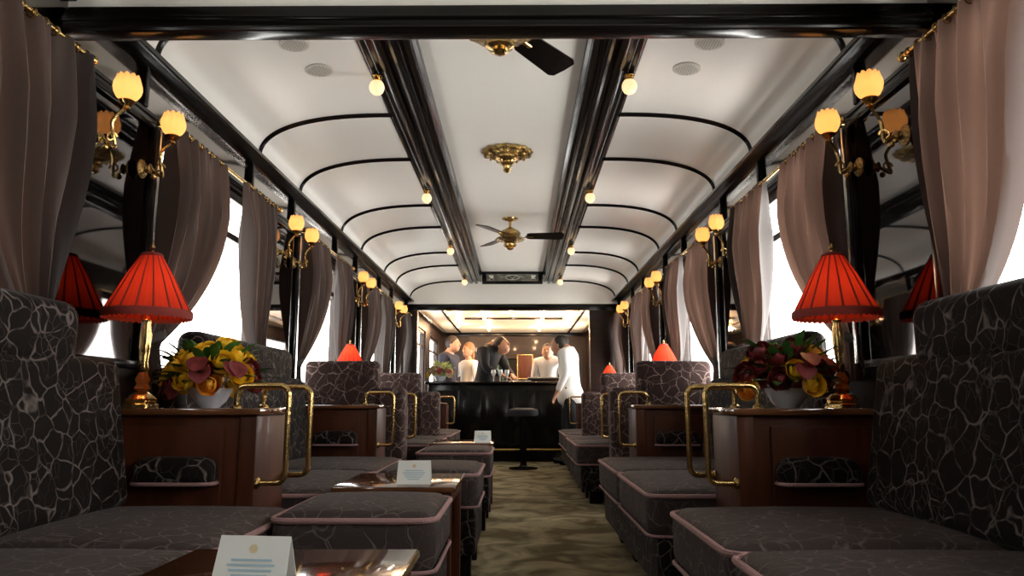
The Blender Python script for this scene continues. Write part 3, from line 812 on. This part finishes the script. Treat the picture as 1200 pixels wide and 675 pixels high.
t = thing('cash_register', 'low dark box with pale edge at the right end of the bar', 'till', (.42, 9.95, 1.036))
b = BM(); box(b, -.22, .22, -.12, .12, 0, .06, .008); obj('body', b, 'dark_wood', t); b = BM(); box(b, -.22, .22, -.125, -.12, .045, .055, .001); obj('edge_strip', b, 'grille', t)
# back bar: shelf with bottles, framed notice, small lights
t = thing('back_bar_shelf', 'dark wooden shelf unit with bottles against the far wall', 'shelf', (.25, YB-.01, 0))
b = BM(); box(b, -.75, .85, -.32, 0, 0, .95, .01); box(b, -.75, .85, -.16, 0, 1.28, 1.31, .004); box(b, -.75, .85, -.16, 0, 1.58, 1.61, .004)
obj('carcass', b, 'dark_wood', t)
bt = None
for k in range(14):
    x = -.42+.10*k; z = 1.31 if k % 2 else .95
    lab = 'bottle on the %s back bar shelf, %s along the row' % ('upper' if k % 2 else 'lower', 'number %s from the left' % ['one', 'two', 'three', 'four', 'five', 'six', 'seven'][k//2])
    if bt is None:
        b = BM(); lathe(b, [(.036, 0), (.038, .01), (.038, .17), (.03, .2), (.013, .225), (.013, .28), (.015, .285), (.001, .286)], 16)
        bt = obj('bottle', b, 'bottle', None, loc=(x, YB-.1, z)); tag(bt, lab, 'bottle', 'bottles behind the bar')
    else:
        c = bt.copy(); C.objects.link(c); c.location = (x, YB-.1, z); c['label'] = lab
t = thing('framed_picture', 'upright brown framed panel on the far wall behind the bar', 'picture', (.20, 13.7, 1.2))
b = BM(); box(b, -.13, .13, 0, .02, 0, .42, .005); obj('picture_sheet', b, 'mahogany', t)
b = BM()
for q in ((-.15, -.13, 0, .42), (.13, .15, 0, .42), (-.15, .15, -.02, 0), (-.15, .15, .42, .44)): box(b, q[0], q[1], -.006, .02, q[2], q[3], .003)
obj('frame', b, 'brass_dark', t)
bl = None
for k, (x, y) in enumerate(((-.95, 10.7), (.95, 10.7), (-.45, 11.3), (.45, 11.3), (-.95, 12.5), (.95, 12.5), (-.45, 13.1), (.45, 13.1), (0, 10.9))):
    lab = 'small warm ceiling light in the bar, %s row, %s' % (['front', 'front', 'second', 'second', 'third', 'third', 'back', 'back', 'front'][k], 'centre' if x == 0 else ('left' if x < 0 else 'right'))
    if bl is None:
        bl = thing('bar_ceiling_light', lab, 'ceiling light', (x, y, 2.09), 0, 'small lights in the bar ceiling')
        b = BM(); lathe(b, [(.04, 0), (.04, -.01), (.02, -.02)], 16); obj('fitting', b, 'brass', bl)
        b = BM(); sphere(b, (0, 0, -.04), .028, u=12, v=8); obj('globe', b, 'bulb', bl)
    else: dup(bl, (x, y, 2.09), 0, lab)
    l = bpy.data.lights.new('bar_light', 'POINT'); l.energy = 16; l.color = (1, .62, .34); l.shadow_soft_size = .03
    o = bpy.data.objects.new('bar_light', l); o.location = (x, y, 2.0); C.objects.link(o)

# ------------------------------------------------------------------ people
def skin_mesh(joints, edges, root, sub=2):
    names = list(joints); idx = {n: i for i, n in enumerate(names)}
    me = bpy.data.meshes.new('tmp'); me.from_pydata([joints[n][0] for n in names], [(idx[a], idx[b]) for a, b in edges], [])
    o = bpy.data.objects.new('tmp', me); C.objects.link(o)
    md = o.modifiers.new('s', 'SKIN'); md.use_smooth_shade = True
    for i, n in enumerate(names):
        r = joints[n][1]; me.skin_vertices[0].data[i].radius = (r, r) if not isinstance(r, tuple) else r
        me.skin_vertices[0].data[i].use_root = (n == root)
    sb = o.modifiers.new('b', 'SUBSURF'); sb.levels = sub; sb.render_levels = sub
    dg = bpy.context.evaluated_depsgraph_get(); dg.update()
    m2 = bpy.data.meshes.new_from_object(o.evaluated_get(dg))
    bm = bmesh.new(); bm.from_mesh(m2)
    bpy.data.objects.remove(o); bpy.data.meshes.remove(me); bpy.data.meshes.remove(m2)
    return bm
def person(label, loc, rz, H=1.75, lean=(0, 0), head_turn=0, head_drop=0., arms=None, top='black_cloth', legs='black_cloth', hair='hair', stride=.06, longhair=False):
    """local: faces -y"""
    t = thing('person', label, 'person', loc, rz)
    k = H/1.75; V = Vector
    lx, ly = lean     # offset of the shoulders relative to the hips
    hip = V((0, 0, .93)); 
    def tor(f, x=0, y=0): return hip+V((lx*f+x, ly*f+y, .50*f*math.sqrt(max(.2, 1-(lx*lx+ly*ly)/.25*.5))))
    chest, waist, neckb = tor(.72), tor(.3), tor(1.0)
    neck = neckb+V((lx*.12, ly*.12-.01, .06))
    hc = neck+V((lx*.25, ly*.25-.02-head_drop*.3, .135-head_drop*.5))
    shl, shr = neckb+V((-.165, 0, -.05)), neckb+V((.165, 0, -.05))
    arms = arms or {'l': ((-.23, -.01, 1.12), (-.23, -.10, .88)), 'r': ((.23, -.01, 1.12), (.23, -.10, .88))}
    J = {'hip': (hip, .11), 'waist': (waist, .10), 'chest': (chest, (.155, .115)), 'neckb': (neckb, .05), 'neck': (neck, .052), 'skull': (hc, .06)}
    E = [('hip', 'waist'), ('waist', 'chest'), ('chest', 'neckb'), ('neckb', 'neck'), ('neck', 'skull')]
    for s, sh in (('l', shl), ('r', shr)):
        el, wr = V(arms[s][0]), V(arms[s][1]); hd = wr+(wr-el).normalized()*.07
        J.update({'sh'+s: (sh, .050), 'el'+s: (el, .040), 'wr'+s: (wr, .026), 'hd'+s: (hd, (.036, .018))})
        E += [('neckb', 'sh'+s), ('sh'+s, 'el'+s), ('el'+s, 'wr'+s), ('wr'+s, 'hd'+s)]
        dr = (wr-el).normalized(); sd = dr.cross(V((0, 0, 1)));
        sd = sd.normalized() if sd.length > .05 else V((0, 1, 0))
        nn = dr.cross(sd)
        for fi, off in enumerate((-.026, -.009, .009, .026)):
            L = (.065, .078, .072, .056)[fi]
            p1 = hd+sd*off+dr*.02; p2 = p1+dr*L*.55; p3 = p2+(dr*.7+nn*.5)*L*.5
            J.update({'f1%s%d' % (s, fi): (p1, .010), 'f2%s%d' % (s, fi): (p2, .0085), 'f3%s%d' % (s, fi): (p3, .007)})
            E += [('hd'+s, 'f1%s%d' % (s, fi)), ('f1%s%d' % (s, fi), 'f2%s%d' % (s, fi)), ('f2%s%d' % (s, fi), 'f3%s%d' % (s, fi))]
        q1 = wr+sd*.03+dr*.03; q2 = q1+sd*.02+dr*.035
        J.update({'t1'+s: (q1, .010), 't2'+s: (q2, .008)}); E += [('wr'+s, 't1'+s), ('t1'+s, 't2'+s)]
    for s, sx, st in (('l', -1, -stride), ('r', 1, stride)):
        J.update({'th'+s: (V((sx*.09, 0, .86)), .088), 'kn'+s: (V((sx*.10, st-.02, .50)), .058), 'an'+s: (V((sx*.10, st+.02, .09)), .038), 'ft'+s: (V((sx*.11, st-.13, .04)), (.042, .03))})
        E += [('hip', 'th'+s), ('th'+s, 'kn'+s), ('kn'+s, 'an'+s), ('an'+s, 'ft'+s)]
    body = skin_mesh(J, E, 'hip')
    rot = Matrix.Rotation(head_turn, 3, 'Z') @ Matrix.Rotation(-head_drop, 3, 'X')
    def H_(x, y, z): return hc+rot @ V((x, y, z))
    sphere(body, H_(0, 0, .0), .098, (.80, .98, 1.2), 20, 14, rot)
    sphere(body, H_(0, -.035, -.06), .055, (.95, .95, .95), 14, 10, rot)      # jaw
    sphere(body, H_(0, -.102, -.012), .016, (.8, 1.1, 1.6), 8, 6, rot)        # nose
    for s in (-1, 1):
        sphere(body, H_(s*.078, .005, -.01), .024, (.35, .8, 1.25), 8, 6, rot)
        sphere(body, H_(s*.03, -.088, .022), .012, (1.1, .6, .7), 8, 6, rot)
    sphere(body, H_(0, -.088, -.055), .02, (1.2, .5, .35), 8, 6, rot)
    bo = obj('body', body, 'skin', t)
    # jacket
    K = {n: J[n] for n in ('hip', 'waist', 'chest', 'neckb')}
    K = {'hem': (hip+V((0, 0, -.24)), .20), 'hip': (hip, .185), 'waist': (waist, .14), 'chest': (chest, (.18, .14)), 'neckb': (neckb, .105), 'collar': (neckb+(neck-neckb)*.75, .074)}
    EE = [('hem', 'hip'), ('hip', 'waist'), ('waist', 'chest'), ('chest', 'neckb'), ('neckb', 'collar')]
    for s in 'lr':
        sh, el, wr = J['sh'+s][0], J['el'+s][0], J['wr'+s][0]
        K.update({'sh'+s: (sh, .088), 'el'+s: (el, .056), 'wr'+s: (wr, .042)}); EE += [('neckb', 'sh'+s), ('sh'+s, 'el'+s), ('el'+s, 'wr'+s)]
    obj('jacket', skin_mesh(K, EE, 'waist'), top, t)
    K = {'waist': (waist, .10), 'hip': (hip, .125)}; EE = [('waist', 'hip')]
    for s in 'lr':
        K.update({'th'+s: (J['th'+s][0], .095), 'kn'+s: (J['kn'+s][0], .075), 'an'+s: (J['an'+s][0]+V((0, 0, -.01)), .062)}); EE += [('hip', 'th'+s), ('th'+s, 'kn'+s), ('kn'+s, 'an'+s)]
    obj('trousers', skin_mesh(K, EE, 'hip'), legs, t)
    for s in 'lr':
        a, f = J['an'+s][0], J['ft'+s][0]
        b = BM(); rbox(b, ((a.x+f.x)/2, (a.y+f.y)/2-.01, .045), (.095, .27, .09), .04); obj('shoe', b, 'lacquer', t)
    b = BM(); sphere(b, H_(0, .018, .028), .104, (.84, .98, 1.08), 20, 14, rot)
    cut = H_(0, -.045, .035); nrm = rot @ V((0, -1, -.95))
    bmesh.ops.bisect_plane(b, geom=b.verts[:]+b.edges[:]+b.faces[:], plane_co=cut, plane_no=nrm, clear_outer=True)
    if longhair: sphere(b, H_(0, .06, -.08), .075, (1.1, .6, 1.5), 14, 10, rot)
    obj('hair', b, hair, t)
    b = BM()
    for s in (-1, 1): sphere(b, H_(s*.03, -.094, .020), .0075, u=8, v=6); tube(b, [H_(s*.015, -.094, .038), H_(s*.03, -.097, .042), H_(s*.045, -.088, .038)], .003, 5)
    obj('eyes_and_brows', b, 'hair', t)
    t.scale = (k, k, k)
    return t
person('person in a white jacket and black trousers standing at the right end of the bar', (.73, 9.34, 0), R(-105), 1.74, lean=(.0, -.03), head_drop=.25,
       arms={'l': ((-.25, -.0, 1.14), (-.23, -.10, .88)), 'r': ((.24, -.0, 1.14), (.22, -.12, .90))}, top='white_cloth')
person('person in a black suit bending forward over the bar counter', (-.42, 10.55, 0), R(60), 1.88, lean=(0, -.11), head_drop=.35,
       arms={'l': ((-.27, -.20, 1.14), (-.14, -.36, 1.06)), 'r': ((.27, -.20, 1.14), (.14, -.36, 1.06))}, top='black_cloth')
person('person in a navy jacket in profile behind the bar at far left', (-1.02, 11.3, 0), R(70), 1.82, lean=(0, -.03), head_drop=.1, top='navy_cloth', hair='hair')
person('fair haired person in a pale top lifting a hand to the mouth behind the bar', (-.72, 11.7, 0), R(-50), 1.70, lean=(0, .02), head_drop=.0,
       arms={'l': ((-.25, -.14, 1.16), (-.08, -.22, 1.42)), 'r': ((.26, -.02, 1.12), (.24, -.14, .92))}, top='white_cloth', hair='hair_fair', longhair=True)
person('barman in a white shirt behind the counter facing the room', (.52, 10.75, 0), R(-12), 1.70, lean=(0, -.02), head_drop=.2, top='white_cloth')

# ------------------------------------------------------------------ daylight
wld = bpy.data.worlds.new('World'); S.world = wld; wld.use_nodes = True
nt = wld.node_tree; nt.nodes.clear()
out = nt.nodes.new('ShaderNodeOutputWorld'); bg = nt.nodes.new('ShaderNodeBackground')
tc = nt.nodes.new('ShaderNodeTexCoord'); sep = nt.nodes.new('ShaderNodeSeparateXYZ')
mr = nt.nodes.new('ShaderNodeMapRange'); mr.inputs['From Min'].default_value = -1; mr.inputs['From Max'].default_value = 1
mr.inputs['To Min'].default_value = 3.2; mr.inputs['To Max'].default_value = 20
nt.links.new(tc.outputs['Generated'], sep.inputs[0]); nt.links.new(sep.outputs['X'], mr.inputs[0])
mz = nt.nodes.new('ShaderNodeMapRange'); mz.inputs['From Min'].default_value = -1; mz.inputs['From Max'].default_value = 1; mz.inputs['To Min'].default_value = 1.35; mz.inputs['To Max'].default_value = .75
mm = nt.nodes.new('ShaderNodeMath'); mm.operation = 'MULTIPLY'
nt.links.new(sep.outputs['Z'], mz.inputs[0]); nt.links.new(mr.outputs[0], mm.inputs[0]); nt.links.new(mz.outputs[0], mm.inputs[1]); nt.links.new(mm.outputs[0], bg.inputs['Strength'])
bg.inputs['Color'].default_value = (1.0, .985, .96, 1)
nt.links.new(bg.outputs[0], out.inputs[0])
for sx in (-1, 1):
    for (y0, y1) in FILLWIN+WIN:
        l = bpy.data.lights.new('window_portal', 'AREA'); l.shape = 'RECTANGLE'; l.size = 1.0; l.size_y = (y1-y0); l.cycles.is_portal = True
        o = bpy.data.objects.new('window_portal', l); C.objects.link(o)
        o.location = (sx*(W+.09), (y0+y1)/2, (WZ0+WZ1)/2); o.rotation_euler = (0, sx*R(90), 0)

# ------------------------------------------------------------------ camera
cam = bpy.data.cameras.new('Camera'); co = bpy.data.objects.new('Camera', cam); C.objects.link(co)
f = 860; cam.sensor_fit = 'HORIZONTAL'; cam.sensor_width = 36; cam.lens = 36*f/1200
cam.clip_start = .02; cam.clip_end = 200
tilt = math.atan((470-337.5)/f); yaw = math.atan(7/f)
co.location = (.07, 0, .78); co.rotation_euler = (R(90)+tilt, 0, yaw)
cam.dof.use_dof = False
S.camera = co
vs = S.view_settings; vs.view_transform = 'Standard'; vs.look = 'None'; vs.gamma = 1; vs.exposure = .16
vs.use_curve_mapping = False
